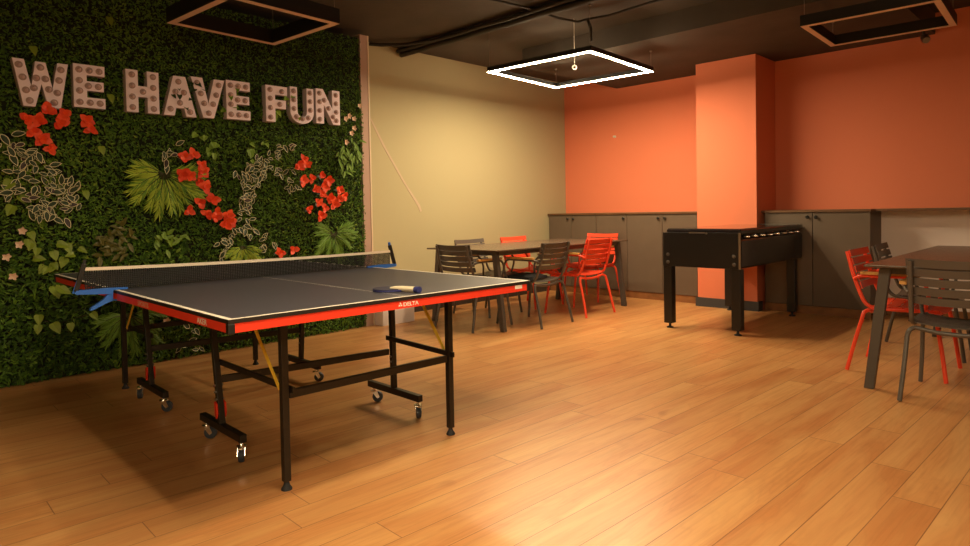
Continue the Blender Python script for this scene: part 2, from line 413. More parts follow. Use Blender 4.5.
# ------------------------------------------------------------------ hedge foliage
rng = np.random.default_rng(3)
def hedge():
    n = 52000
    Y = rng.uniform(.25, 3.685, n); Z = rng.uniform(.005, 2.82, n)
    blob = np.zeros(n)
    for _ in range(60):
        cy, cz, s, a = rng.uniform(.2, 3.7), rng.uniform(0, 2.8), rng.uniform(.08, .3), rng.uniform(-1, 1)
        blob += a*np.exp(-((Y-cy)**2+(Z-cz)**2)/(2*s*s))
    X = XG+rng.uniform(.004, .05, n)+.018*blob+.012
    X = np.clip(X, XG+.004, XG+.10)
    big = (Z < .95) & (Y < 2.0)
    Ln = rng.uniform(.022, .042, n)*np.where(big, 1.35, 1.0)*np.where(Z > 2.2, .85, 1); Wd = Ln*rng.uniform(.28, .5, n)
    nx = np.ones(n); ny = rng.normal(0, .55, n); nz = rng.normal(.15, .55, n)
    N = np.stack([nx, ny, nz], 1); N /= np.linalg.norm(N, axis=1)[:, None]
    th = rng.uniform(0, 2*PI, n)
    R = np.stack([rng.normal(0, .3, n), np.cos(th), np.sin(th)], 1)
    D = R-N*(R*N).sum(1)[:, None]; D /= np.linalg.norm(D, axis=1)[:, None]
    S = np.cross(N, D); P = np.stack([X, Y, Z], 1)
    lift = N*(Ln*.16)[:, None]
    v0 = P-D*(Ln/2)[:, None]; v2 = P+D*(Ln/2)[:, None]
    v1 = P+S*(Wd/2)[:, None]+lift; v3 = P-S*(Wd/2)[:, None]+lift
    V = np.stack([v0, v1, v2, v3], 1).reshape(-1, 3)
    V[:, 0] = np.maximum(V[:, 0], XG+.0005); V[:, 2] = np.maximum(V[:, 2], .001); V[:, 1] = np.minimum(V[:, 1], 3.689)
    idx = np.arange(n)*4
    F = np.stack([idx, idx+1, idx+2, idx, idx+2, idx+3], 1).reshape(-1, 3)
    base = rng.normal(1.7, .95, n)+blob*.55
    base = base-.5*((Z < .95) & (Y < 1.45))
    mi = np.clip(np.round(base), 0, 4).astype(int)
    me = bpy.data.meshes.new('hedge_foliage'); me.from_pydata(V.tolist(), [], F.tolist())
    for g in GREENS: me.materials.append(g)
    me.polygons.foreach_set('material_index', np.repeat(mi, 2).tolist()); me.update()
    o = bpy.data.objects.new('hedge_foliage', me); COL.objects.link(o)
    tag(o, 'dense dark green artificial hedge leaves covering the wall panel', 'foliage', kind='stuff')
hedge()

def leaf(mb, base, d, nrm, L, Wd, curl=.15, mi=0, edge=None, shape='ovate', fold=.12):
    base = Vector(base); d = Vector(d).normalized(); nrm = Vector(nrm); nrm = (nrm-d*nrm.dot(d)).normalized(); s_ = nrm.cross(d)
    if shape == 'heart': prof = [(-.06, .30), (.08, .47), (.28, .5), (.55, .38), (.8, .18), (1, 0)]
    elif shape == 'round': prof = [(0, .10), (.2, .40), (.45, .50), (.70, .40), (.90, .17), (1, .0)]
    elif shape == 'blade': prof = [(0, .12), (.2, .42), (.5, .5), (.8, .3), (1, 0)]
    else: prof = [(0, .05), (.15, .34), (.4, .5), (.65, .42), (.85, .22), (1, 0)]
    def pt(t, w): return base+d*(L*t)+s_*(Wd*w)+nrm*(-curl*L*t*t+fold*abs(w)*Wd*2)
    if edge is None:
        vs = []; n = len(prof)
        for t, w in prof: vs += [pt(t, -w), pt(t, 0), pt(t, w)]
        fs = []
        for i in range(n-1):
            a, b = i*3, i*3+3; fs += [(a, b, b+1, a+1), (a+1, b+1, b+2, a+2)]
        mb.add(vs, fs, mi)
    else:
        vs = []; n = len(prof)
        for t, w in prof:
            ti = .06+t*.87; wi = w*.78
            vs += [pt(t, -w), pt(ti, -wi), pt(ti, 0), pt(ti, wi), pt(t, w)]
        for i in range(n-1):
            a, b = i*5, i*5+5
            mb.add(vs, [], mi) if False else None
        o = len(mb.v); mb.v += [tuple(p) for p in vs]
        for i in range(n-1):
            a, b = o+i*5, o+i*5+5
            for k, m_ in ((0, edge), (1, mi), (2, mi), (3, edge)):
                mb.f.append((a+k, b+k, b+k+1, a+k+1)); mb.m.append(m_)
        b0 = o
        mb.f.append((b0, b0+1, b0+2, b0+3, b0+4)); mb.m.append(edge)
XF = XG+.05      # where plants root on the hedge
def rdir(r, a, out=.4): return (out+r.uniform(-.15, .2), math.cos(a), math.sin(a))

def blossom_mesh(seed):
    r = random.Random(seed); mb = MB()
    for lay, (k, out, L) in enumerate(((r.choice((3, 4)), .25, .066), (r.choice((2, 3)), .85, .050))):
        a0 = r.uniform(0, 6.28)
        for i in range(k):
            a = a0+2*PI*i/k+r.uniform(-.35, .35)
            leaf(mb, (.006*lay, 0, 0), (out+r.uniform(-.15, .25), math.cos(a), math.sin(a)), (1, -.3*math.cos(a), -.3*math.sin(a)), L*r.uniform(.85, 1.15), L*r.uniform(.78, .98), r.uniform(-.25, .2), r.choice((0, 0, 1)), shape='round', fold=.10)
    me = mb.build('blossom', [LEAF['red'], LEAF['red2']], smooth=25)
    return me
def bougainvillea(pts, label, seed):
    r = random.Random(seed); cy = sum(p[0] for p in pts)/len(pts); cz = sum(p[1] for p in pts)/len(pts)
    t = thing('bougainvillea_sprig', label, 'flower', (XF, cy, cz), 0, 'red flower sprigs in the hedge wall')
    mb = MB()
    for y, z in pts:
        x = r.uniform(.075, .115)
        o = blossom_mesh(r.randint(0, 9999)); o.parent = t; o.location = (x, y-cy, z-cz); s_ = r.uniform(.72, .96); o.scale = (s_, s_, s_)
        mb.tube([(-.02, (y-cy)*.3, (z-cz)*.3-.02), (.02, (y-cy)*.7, (z-cz)*.7), (x, y-cy, z-cz)], .0025, 5, 0)
        for _ in range(2):
            leaf(mb, (x*.6, y-cy, z-cz), rdir(r, r.uniform(0, 6.28)), (1, 0, 0), .05, .03, .2, 1)
    mb.build('stem', [LEAF['stem'], LEAF['dark']], t)
bougainvillea([(1.07,1.86),(.98,1.70),(1.03,1.65),(1.08,1.59),(1.14,1.77),(1.17,1.83),(.95,1.78),(1.02,1.78)], 'large red flower sprig under the W of the wall sign', 11)
bougainvillea([(1.30,1.80),(1.32,1.74)], 'pair of red flowers under the first E of the wall sign', 12)
bougainvillea([(1.96,1.58),(2.03,1.60),(2.08,1.52),(2.09,1.47)], 'small red flower sprig above the bright fan palm', 13)
bougainvillea([(1.94,1.44),(2.0,1.43),(2.11,1.35),(2.07,1.39)], 'thin red flower sprig touching the upper edge of the bright fan palm', 14)
bougainvillea([(2.06,1.22),(2.16,1.25),(2.12,1.13),(2.2,1.14),(2.28,1.12),(2.26,1.05),(2.18,1.1),(2.31,1.06),(1.98,1.16)], 'dense red flower sprig beside the lower tip of the bright fan palm', 15)
bougainvillea([(2.99,1.60),(3.02,1.56),(2.94,1.55)], 'small red flower sprig at the top of the big red spray', 16)
bougainvillea([(2.97,1.42),(3.07,1.44),(3.16,1.47),(3.22,1.42),(3.1,1.34),(3.18,1.37),(3.16,1.3),(3.25,1.26),(3.29,1.2),(3.19,1.17),(3.12,1.22),(3.03,1.16),(3.13,1.1)], 'big red flower spray under the N of the wall sign', 17)
bougainvillea([(3.36,1.34),(3.40,1.28),(3.35,1.25)], 'little red flower sprig between the big red spray and the panel edge', 18)
bougainvillea([(2.73,.79),(2.86,.81)], 'two red flowers just above the white net tape', 19)

def variegated(pts, label, seed, n=3, L=.070, plum=.12):
    r = random.Random(seed); cy = sum(p[0] for p in pts)/len(pts); cz = sum(p[1] for p in pts)/len(pts); mb = MB()
    for y, z in pts:
        for k in range(n):
            a = r.uniform(0, 6.28); l = L*r.uniform(.75, 1.2)
            b = (r.uniform(.02, .06), y-cy+r.uniform(-.05, .05), z-cz+r.uniform(-.05, .05))
            leaf(mb, b, rdir(r, a, .35), (1, 0, .2), l, l*.5, .2, 2 if r.random() < plum else 0, edge=1)
        mb.tube([(-.035, 0, 0), (-.02, (y-cy)*.5, (z-cz)*.5), (.04, y-cy, z-cz)], .003, 5, 3)
    o = mb.build('variegated_plant', [LEAF['dark'], LEAF['cream'], LEAF['darkplum'], LEAF['stem']], loc=(XF, cy, cz))
    tag(o, label, 'plant', 'white-edged plants in the hedge wall')
variegated([(1.05,1.30),(.95,1.35),(1.15,1.33),(1.05,1.45),(1.03,1.15),(.9,1.46),(1.12,1.17),(1.2,1.28),(1.0,1.24),(1.1,1.38),(1.2,1.2),(.92,1.55),(.98,1.52),(.88,1.28),(1.08,1.22)], 'bushy white-edged plant at the shaded end of the hedge wall', 21, 7)
variegated([(2.43,1.45),(2.52,1.5),(2.63,1.59),(2.75,1.64),(2.84,1.69),(2.47,1.37),(2.62,1.45),(2.77,1.5),(2.51,1.29),(2.44,1.2),(2.56,1.37),(2.66,1.52),(2.9,1.36),(2.86,1.47),(2.58,1.54),(2.48,1.25),(2.46,1.12)], 'long white-edged plant arching towards the big red spray', 22, 6, .062)
variegated([(2.28,.9),(2.34,.93),(2.41,1.0),(2.6,.89),(2.5,.98),(2.26,.82),(2.68,.83),(2.45,1.08)], 'small white-edged plant just above the middle of the net', 23, 5, .062, .0)
variegated([(1.8,1.59),(1.88,1.62),(1.85,1.56)], 'tiny white-edged sprig above the bright fan palm', 24, 3, .07)
variegated([(2.0,.2),(2.02,.1),(1.95,.14)], 'small white-edged plant low on the hedge behind the table legs', 25, 3, .07, 0)
variegated([(.86,1.63),(.83,1.58),(.9,1.6)], 'white-edged sprig beside the large red flower sprig under the W', 26, 3, .08)

def fan_palm(cy, cz, R, a0, a1, nf, label, seed, m, blades=22):
    r = random.Random(seed); mb = MB()
    for i in range(nf):
        a = a0+(a1-a0)*(i+.5)/nf+r.uniform(-.12, .12); l = R*r.uniform(.75, 1.0)
        out = r.uniform(.12, .45)
        d = Vector((out, math.cos(a), math.sin(a))).normalized()
        tip = [Vector((.02, 0, 0)), Vector((.02, 0, 0))+d*l*.45, Vector((.02, 0, 0))+d*l*.85+Vector((-.02, 0, -.1*l))]
        mb.tube(tip, [.004, .003, .0015], 5, 1)
        for k in range(blades):
            f = .15+.85*k/blades; p = tip[0].lerp(tip[1], min(1, f*2)) if f < .5 else tip[1].lerp(tip[2], f*2-1)
            for sgn in (-1, 1):
                aa = a+sgn*r.uniform(.25, .55)
                ll = l*(.42-.22*f)
                leaf(mb, p, (out*.6+r.uniform(-.1, .25), math.cos(aa), math.sin(aa)-.1), (1, 0, .1), ll, .0085, .35, r.choice((0, 0, 2)), shape='blade', fold=.3)
    o = mb.build('fan_palm', [m, LEAF['stem'], LEAF['palmdark']], loc=(XF-.005, cy, cz)); tag(o, label, 'plant', 'palm plants in the hedge wall')
fan_palm(1.83, 1.45, .36, -PI*1.12, PI*.12, 16, 'bright yellow-green fan palm in the middle of the hedge wall', 31, LEAF['palm'])
fan_palm(3.32, .93, .30, -PI*1.2, PI*.25, 11, 'deep green palm behind the post end of the net', 32, LEAF['palmdark'])
fan_palm(2.44, .86, .22, -PI*.95, -PI*.05, 8, 'low light green palm showing just over the net tape', 33, LEAF['palm'])
fan_palm(1.55, .40, .32, -PI*1.05, PI*.05, 8, 'arching palm low on the hedge behind the far table legs', 34, LEAF['palmdark'])

def leafy(name, pts, label, seed, m, n=3, L=.09, W=.8, shape='heart', out=.5, grp=None, hang=True):
    r = random.Random(seed); cy = sum(p[0] for p in pts)/len(pts); cz = sum(p[1] for p in pts)/len(pts); mb = MB()
    for y, z in pts:
        for k in range(n):
            a = -PI/2+r.gauss(0, .7) if hang else r.uniform(0, 6.28); l = L*r.uniform(.75, 1.15)
            leaf(mb, (r.uniform(.02, .06), y-cy+r.uniform(-.04, .04), z-cz+r.uniform(-.04, .04)+.03), rdir(r, a, out), (1, 0, .5), l, l*W, .2, 0, shape=shape)
        mb.tube([(-.035, 0, 0), (-.02, (y-cy)*.5, (z-cz)*.5+.01), (.04, y-cy, z-cz+.03)], .003, 5, 1)
    o = mb.build(name, [m, LEAF['stem']], loc=(XF, cy, cz)); tag(o, label, 'plant', grp or 'leafy plants in the hedge wall')
leafy('pothos_vine', [(.95,.91),(1.07,.81),(1.11,.85),(1.02,.77),(.96,.98),(1.14,.9),(1.22,.86),(1.0,.86)], 'yellow-green heart-leaved vine beside the far corner of the game table', 41, LEAF['pothos'], 2, .07)
leafy('pothos_vine', [(.97,.42),(1.02,.39),(1.09,.36),(1.15,.37),(1.28,.40)], 'row of yellow-green heart leaves low under the blue net clamp', 42, LEAF['pothos'], 1, .085)
leafy('pothos_vine', [(1.1,.58),(1.09,.63)], 'pair of yellow-green heart leaves just under the far table corner', 43, LEAF['pothos'], 1, .1)
leafy('pothos_vine', [(.89,1.38),(.85,1.13),(.9,1.15),(.94,1.21)], 'yellow-green heart leaves under the bushy white-edged plant', 44, LEAF['pothos'], 1, .08)
leafy('lobed_plant', [(1.85,.92),(1.78,.88),(1.93,.93),(1.86,.84),(1.80,.94)], 'light green lobed plant over the net below the bright fan palm', 45, LEAF['lobed'], 4, .065, .45, 'ovate', hang=False)
leafy('croton', [(1.47,.97),(1.53,.84),(1.4,.83),(1.45,.88),(1.55,.93),(1.5,1.03),(1.38,.92)], 'olive brown bush over the clamped end of the net', 46, LEAF['croton'], 6, .075, .42, 'ovate', hang=False)
leafy('ivy_vine', [(2.15,1.74),(2.23,1.69),(2.18,1.63),(2.09,1.72),(2.2,1.58)], 'light ivy vine hanging under the A and V of the wall sign', 47, LEAF['lobed'], 2, .055)
leafy('ivy_vine', [(2.48,1.66),(2.56,1.68),(2.52,1.58),(2.68,1.72)], 'light ivy vine under the F of the wall sign', 48, LEAF['lobed'], 2, .055)
leafy('long_leaf_plant', [(3.46,1.70),(3.40,1.67),(3.54,1.63),(3.38,1.58),(3.58,1.78),(3.5,1.6),(3.6,1.68),(3.44,1.52)], 'plant with long hanging leaves at the edge of the hedge panel', 49, GREENS[3], 5, .085, .3, 'blade')
leafy('ivy_vine', [(1.98,2.13),(1.91,2.02),(2.06,2.00),(1.95,1.96)], 'dark ivy creeping over the A of the wall sign', 50, LEAF['dark'], 2, .05)
leafy('ivy_vine', [(2.06,2.14),(2.10,2.17),(2.09,2.08)], 'ivy creeping over the top of the V of the wall sign', 51, LEAF['dark'], 2, .06)
leafy('ivy_vine', [(2.36,2.10),(2.42,2.12),(2.34,1.99),(2.40,1.97)], 'ivy creeping over the last E of HAVE on the wall sign', 52, GREENS[3], 2, .06)
leafy('ivy_vine', [(2.90,2.14),(2.91,2.08),(2.95,1.97),(2.78,2.00)], 'ivy creeping over the U of the wall sign', 53, LEAF['lobed'], 2, .06)
r_ = random.Random(5)
for i, ((y, z), lb) in enumerate((((1.01,2.25), 'single round leaf above the W of the wall sign'), ((1.47,1.98), 'yellow leaf between WE and HAVE on the wall sign'), ((1.40,1.60), 'pale leaf under the pair of red flowers'), ((1.29,1.28), 'pale leaf beside the bushy white-edged plant'), ((1.48,2.54), 'pale leaf high on the hedge above the H'))):
    mb = MB(); leaf(mb, (.03, 0, .03), (.5, .2, -1), (1, 0, .5), .07, .05, .2, 0, shape='heart'); mb.tube([(-.04, 0, .0), (.03, 0, .03)], .002, 5, 1)
    tag(mb.build('leaf', [LEAF['pothos'], LEAF['stem']], loc=(XF, y, z)), lb, 'leaf', 'single leaves in the hedge wall')
for i, (pts, lb) in enumerate((([(.91,1.04)], 'pale flower nearest the bushy white-edged plant'), ([(.89,.95)], 'pale flower second below the bushy white-edged plant'), ([(.82,.87)], 'pale flower at the shaded edge of the hedge'),
      ([(.85,.74)], 'pale flower lowest beside the yellow-green vine'), ([(1.8,.32)], 'pale flower under the game table behind its red side'),
      ([(3.62,2.15)], 'pale flower highest at the panel edge beside the N'), ([(3.50,2.04),(3.55,2.02),(3.46,2.01)], 'cluster of pale flowers right beside the N'), ([(3.55,1.93),(3.52,1.88)], 'two pale flowers below the N at the panel edge'), ([(3.46,1.79)], 'pale flower over the long-leaf plant'))):
    cy = sum(p[0] for p in pts)/len(pts); cz = sum(p[1] for p in pts)/len(pts); mb = MB()
    for y, z in pts:
        for k in range(5):
            a = 2*PI*k/5+r_.uniform(-.3, .3); leaf(mb, (.05, y-cy, z-cz), (.5, math.cos(a), math.sin(a)), (1, 0, 0), .034, .022, -.1, 0, shape='ovate')
        mb.tube([(-.04, 0, .02), (.05, y-cy, z-cz)], .002, 5, 1)
    tag(mb.build('pale_flower', [LEAF['petal'], LEAF['stem']], loc=(XF, cy, cz)), lb, 'flower', 'pale flowers in the hedge wall')

# ------------------------------------------------------------------ marquee letters WE HAVE FUN
XL0, XL1 = -5.262, -5.19
U_OUT = [(0,1),(.30,1),(.30,.36)] + [(.5+.2*math.cos(a), .34+.16*math.sin(a)) for a in [PI+PI*k/8 for k in range(1, 8)]] + [(.70,.36),(.70,1),(1,1),(1,.32)] + [(.5+.5*math.cos(a), .32+.32*math.sin(a)) for a in [-PI*k/12 for k in range(1, 12)]] + [(0,.32)]
GL = {
 'W': ([(0,1),(.205,1),(.32,.42),(.40,.98),(.585,.98),(.70,.42),(.80,1),(1,1),(.84,0),(.62,0),(.50,.50),(.38,0),(.17,0)],
       [(.11,.87),(.17,.61),(.22,.34),(.28,.12),(.49,.86),(.41,.62),(.57,.62),(.36,.40),(.63,.40),(.86,.86),(.82,.62),(.78,.34),(.72,.12)]),
 'E': ([(0,1),(1,1),(1,.76),(.42,.76),(.42,.62),(.96,.62),(.96,.40),(.42,.40),(.42,.24),(1,.24),(1,0),(0,0)],
       [(.18,.87),(.50,.87),(.82,.87),(.18,.62),(.18,.38),(.46,.51),(.78,.51),(.18,.12),(.50,.12),(.82,.12)]),
 'H': ([(0,1),(.36,1),(.36,.63),(.64,.63),(.64,1),(1,1),(1,0),(.64,0),(.64,.37),(.36,.37),(.36,0),(0,0)],
       [(.18,.88),(.18,.62),(.18,.36),(.18,.11),(.82,.88),(.82,.62),(.82,.36),(.82,.11),(.50,.50)]),
 'A': ([(.32,1),(.68,1),(1,0),(.68,0),(.62,.20),(.38,.20),(.32,0),(0,0),(.30,.97)],
       [(.46,.86),(.36,.60),(.62,.60),(.49,.33),(.20,.16),(.80,.12)]),
 'V': ([(0,1),(.34,1),(.50,.36),(.68,1),(1,1),(.66,0),(.34,0)],
       [(.18,.86),(.28,.60),(.37,.36),(.82,.86),(.74,.60),(.64,.36),(.50,.12)]),
 'F': ([(0,1),(1,1),(1,.76),(.43,.76),(.43,.62),(.93,.62),(.93,.38),(.43,.38),(.43,0),(0,0)],
       [(.20,.88),(.74,.86),(.20,.64),(.64,.50),(.20,.38),(.20,.12)]),
 'U': (U_OUT, [(.15,.88),(.15,.64),(.15,.40),(.25,.18),(.5,.14),(.75,.18),(.85,.40),(.85,.64),(.85,.88)]),
 'N': ([(0,1),(.30,1),(.68,.45),(.68,1),(1,1),(1,0),(.70,0),(.32,.55),(.32,0),(0,0)],
       [(.15,.87),(.34,.68),(.52,.46),(.70,.22),(.15,.62),(.15,.37),(.15,.12),(.84,.87),(.84,.62),(.84,.37),(.84,.12)]),
}
LETTERS = [('W', .889, 1.207, 1.873, 2.183, 'letter W starting WE on the wall sign'), ('E', 1.236, 1.432, 1.897, 2.199, 'letter E of WE on the wall sign'),
 ('H', 1.570, 1.798, 1.897, 2.208, 'letter H starting HAVE on the wall sign'), ('A', 1.829, 2.074, 1.897, 2.204, 'letter A of HAVE on the wall sign'),
 ('V', 2.036, 2.304, 1.902, 2.216, 'letter V of HAVE on the wall sign'), ('E', 2.317, 2.520, 1.911, 2.227, 'letter E ending HAVE on the wall sign'),
 ('F', 2.660, 2.861, 1.920, 2.231, 'letter F starting FUN on the wall sign'), ('U', 2.888, 3.120, 1.925, 2.246, 'letter U of FUN on the wall sign'),
 ('N', 3.144, 3.396, 1.945, 2.260, 'letter N ending FUN on the wall sign')]
for ch, y0, y1, z0, z1, lb in LETTERS:
    poly, bulbs = GL[ch]
    t = thing('marquee_letter', 'pinkish white bulb-studded '+lb, 'letter', (XL0, (y0+y1)/2, z0), 0, 'marquee letters on the hedge wall')
    w, h = y1-y0, z1-z0
    P = lambda u, v, d: (d, (u-.5)*w, v*h)
    n = len(poly)
    MB().prism(poly, P, 0, XL1-XL0, 0, 1).build('letter_body', [MT['marquee'], MT['marqueeside']], t)
    for u, v in bulbs:
        r = .0225
        bo = MB().lathe([(r, 0), (r, .004), (r*.82, .005)], P(u, v, XL1-XL0), (1, 0, 0), 16).build('bulb_socket', MT['bulbring'], t, smooth=30)
        MB().lathe([(r*.6, .004), (r*.58, .012), (r*.4, .018), (r*.15, .021)], P(u, v, XL1-XL0), (1, 0, 0), 12).build('bulb', MT['bulb'], bo, smooth=60)

# ------------------------------------------------------------------ table tennis table
TX, TY, TR = -3.4901, 1.7419, -.0281
tt = thing('table_tennis_table', 'navy table tennis table with red apron and wheeled black frame by the hedge wall', 'table', (TX, TY, 0), TR)
def text_mesh(txt, size):
    cu = bpy.data.curves.new('txt', 'FONT'); cu.body = txt; cu.size = size; cu.extrude = .0004; cu.align_x = 'LEFT'; cu.align_y = 'BOTTOM'; cu.offset = size*.02
    ob = bpy.data.objects.new('txt', cu); COL.objects.link(ob)
    dg = bpy.context.evaluated_depsgraph_get(); me = bpy.data.meshes.new_from_object(ob.evaluated_get(dg))
    bpy.data.objects.remove(ob); bpy.data.curves.remove(cu)
    return me
def lettering(txt, p, right, up, length, m, parent, name='lettering', height=None):
    me = text_mesh(txt, 1.0); xs = [v.co.x for v in me.vertices]; ys = [v.co.y for v in me.vertices]
    s_ = length/(max(xs)-min(xs)); sv = (height/(max(ys)-min(ys))) if height else s_
    R_ = Vector(right).normalized(); Up = Vector(up).normalized(); Nn = R_.cross(Up)
    for v in me.vertices:
        c = v.co.copy(); v.co = Vector(p)+R_*((c.x-min(xs))*s_)+Up*((c.y-min(ys))*sv)+Nn*(.0006 if c.z > 0 else .0001)
    me.materials.clear(); me.materials.append(m); me.name = name
    o = bpy.data.objects.new(name, me); COL.objects.link(o); o.parent = parent; return o
HL, HW, TZ = 1.37, .7625, .76
for sg in (1, -1):
    # playing surface with its painted lines
    mb = MB(); xs = [.002, HL-.02, HL]; ys = [-HW, -HW+.02, -.0018, .0018, HW-.02, HW]
    for i in range(2):
        for j in range(5):
            line = i == 1 or j in (0, 2, 4)
            q_ = [(sg*xs[i], ys[j], TZ), (sg*xs[i+1], ys[j], TZ), (sg*xs[i+1], ys[j+1], TZ), (sg*xs[i], ys[j+1], TZ)]
            mb.add(q_ if sg > 0 else q_[::-1], [(0, 1, 2, 3)], 1 if line else 0)
    x0, x1 = sorted((sg*.002, sg*HL)); z0 = TZ-.015
    vs = [(x0,-HW,z0),(x1,-HW,z0),(x1,HW,z0),(x0,HW,z0),(x0,-HW,TZ),(x1,-HW,TZ),(x1,HW,TZ),(x0,HW,TZ)]
    mb.add(vs, [(0,3,2,1),(0,1,5,4),(1,2,6,5),(2,3,7,6),(3,0,4,7)], 2)
    mb.build('tabletop', [MT['top'], MT['whiteline'], MT['topedge']], tt)
    # red apron on three sides
    mb = MB(); a, b = TZ-.048, TZ-.0152; th = .016
    e = .012
    def bx(xa, xb, ya, yb): mb.box((min(xa, xb), ya, a), (max(xa, xb), yb, b))
    bx(sg*(HL-th-.003), sg*(HL-.003), -HW+e, HW-e)
    bx(sg*.03, sg*(HL-e), -HW+.003, -HW+.003+th); bx(sg*.03, sg*(HL-e), HW-.003-th, HW-.003)
    ap = mb.build('apron', MT['redapron'], tt)
    mb = MB()
    for s2 in (-1, 1):
        xa, xb = sorted((sg*(HL-.022), sg*(HL+.002))); ya, yb = sorted((s2*(HW-.022), s2*(HW+.002)))
        MB().box((xa, ya, TZ-.052), (xb, yb, TZ-.0153)).build('corner_cap', MT['blackplastic'], tt, bev=.003)
    if sg > 0:
        lettering('DELTA', (HL-.0029, -.026, TZ-.040), (0, 1, 0), (0, 0, 1), .080, MT['letterwhite'], ap, height=.017)
        mb = MB()     # small drop-shaped emblem in front of the word
        for ang in (90, 210, 330):
            ca, sa = math.cos(math.radians(ang)), math.sin(math.radians(ang))
            P2 = lambda u, v, d, ca=ca, sa=sa: (HL-.003+d, -.042+(u*ca-v*sa), TZ-.0315+(u*sa+v*ca))
            mb.prism([(.001, 0), (.005, -.0045), (.0115, 0), (.005, .0045)], P2, .0002, .0008)
        mb.build('emblem', MT['letterwhite'], ap)
        MB().box((HL-.003, .655, TZ-.034), (HL-.0022, .705, TZ-.016)).build('sticker', MT['letterwhite'], ap)
        lettering('AKER', (1.075, -HW+.0029, TZ-.0425), (1, 0, 0), (0, 0, 1), .095, MT['letterwhite'], ap, height=.021)
        lettering('SPORTS', (.36, -HW+.0029, TZ-.0425), (1, 0, 0), (0, 0, 1), .15, MT['letterdim'], ap, height=.021)
    # outer legs with levelling feet
    for b_ in (-.44, .44):
        lg = MB().box((sg*1.11-.0145, b_-.0145, .035), (sg*1.11+.0145, b_+.0145, TZ-.016)).build('leg', MT['blackmetal'], tt, bev=.002)
        MB().lathe([(.022, 0), (.022, .006), (.013, .02), (.009, .036)], (sg*1.11, b_, 0), n=16).build('foot', MT['rubber'], lg, smooth=40)
    # cross bar between the outer legs, wheeled legs and their braces
    MB().bar((sg*1.11, -.42, .385), (sg*1.11, .42, .385), .02, .034).build('cross_bar', MT['blackmetal'], tt, bev=.002)
    MB().bar((sg*{1: .415, -1: .64}[sg], -.42, .325), (sg*{1: .53, -1: .51}[sg], .485, .325), .02, .034).build('cross_bar', MT['blackmetal'], tt, bev=.002)
    MB().bar((sg*.33, -.68, TZ-.035), (sg*.33, .68, TZ-.035), .03, .034).build('under_rail', MT['blackmetal'], tt, bev=.002)
    MB().bar((sg*1.11, -.68, TZ-.035), (sg*1.11, .68, TZ-.035), .03, .034).build('under_rail', MT['blackmetal'], tt, bev=.002)
    for s2, b_ in ((-1, -.435), (1, .50)):
        at, ac = {(1, -1): (.35, .455), (1, 1): (.545, .555), (-1, -1): (.69, .585), (-1, 1): (.47, .525)}[(sg, s2)]    # top and bottom of the wheeled leg
        al = lambda z: ac+(at-ac)*(z-.1)/.61
        cl = MB().bar((sg*ac, b_, .10), (sg*at, b_, TZ-.05), .028, .028, (0, 1, 0)).build('wheeled_leg', MT['blackmetal'], tt, bev=.002)
        bolts = MB()
        for zz in (.30, .27, .235):
            for s3 in (-1, 1): bolts.lathe([(.006, 0), (.006, .008)], (sg*al(zz), b_+s3*.014, zz), (0, s3, 0), 8)
        bolts.build('bolt', MT['steel'], cl)
        MB().bar((sg*(ac-.245), b_, .104), (sg*(ac+.24), b_, .104), .032, .036).build('wheel_bar', MT['blackmetal'], tt, bev=.003)
        if s2 < 0:
            lt = MB()
            for s3 in (-1, 1):
                lt.prism([(-.012, .0), (.014, -.008), (.018, -.055), (.006, -.08), (-.008, -.055)], lambda u, v, d, s3=s3, b_=b_: (sg*(al(.2)+u*.8), b_+s3*(.016+d), .225+v), 0, .009)
            lt.build('safety_latch', MT['redlatch'], tt)
        for xx, yaw in ((ac-.20, .9), (ac+.215, -.5)):
            cs = thing('caster', '', '', (sg*xx, b_, 0), yaw)
            for k in ('label', 'category'): del cs[k]
            cs.parent = tt
            mb = MB().lathe([(.009, .066), (.009, .0865)], n=10).lathe([(.022, .062), (.022, .069)], n=14)
            for s3 in (-1, 1):
                mb.prism([(-.014, .066), (.018, .066), (.032, .032), (.018, .022)], lambda u, v, d, s3=s3: (u, s3*(.014+d), v), 0, .003)
            if xx > ac: mb.bar((.0, 0, .070), (.062, 0, .072), .024, .005)
            mb.build('fork', MT['chrome'], cs)
            MB().lathe([(.012, -.0115), (.029, -.0115), (.031, -.007), (.031, .007), (.029, .0115), (.012, .0115)], (.020, 0, .031), (0, 1, 0), 20).build('wheel', MT['wheel'], cs, smooth=40)
        # horizontal strut from wheeled leg to outer leg, and the yellow folding brace
        bo = b_ if s2 < 0 else .46
        MB().bar((sg*(al(.405)-.03), b_-s2*.02, .405), (sg*1.145, bo-s2*.02, .405), .010, .026).build('strut', MT['blackmetal'], tt, bev=.001)
        MB().bar((sg*.765, b_, TZ-.055), (sg*1.06, bo-s2*.0, .40), .018, .005, (0, 1, 0)).build('brace', MT['yellow'], tt)

# net with its clamps
tn = thing('table_tennis_net', 'black table tennis net with white tape and blue clamps across the table', 'net', (TX, TY, TZ), TR)
NW, NH = .905, .1525
mb = MB(); nx_ = 180
zs = [.06+k*.092 for k in range(11)]
top = lambda y: .1005-.0075*(y/NW)-.010*(1-(abs(y)/NW)**2)     # height of the tape along the net
for i in range(nx_+1):
    y = -NW+.02+(2*NW-.04)*i/nx_
    mb.box((-.0016, y-.0021, .004), (.0016, y+.0021, top(y)))
for z in zs:
    for i in range(12):
        ya = -NW+.02+(2*NW-.04)*i/12; yb = -NW+.02+(2*NW-.04)*(i+1)/12
        mb.bar((0, ya, z*top(ya)), (0, yb, z*top(yb)), .0032, .0042)
mb.build('net_mesh', MT['netblack'], tn)
mb = MB()
for i in range(16):
    ya = -NW+.012+(2*NW-.024)*i/16; yb = -NW+.012+(2*NW-.024)*(i+1)/16
    mb.bar((0, ya, top(ya)+.004), (0, yb, top(yb)+.004), .006, .015)
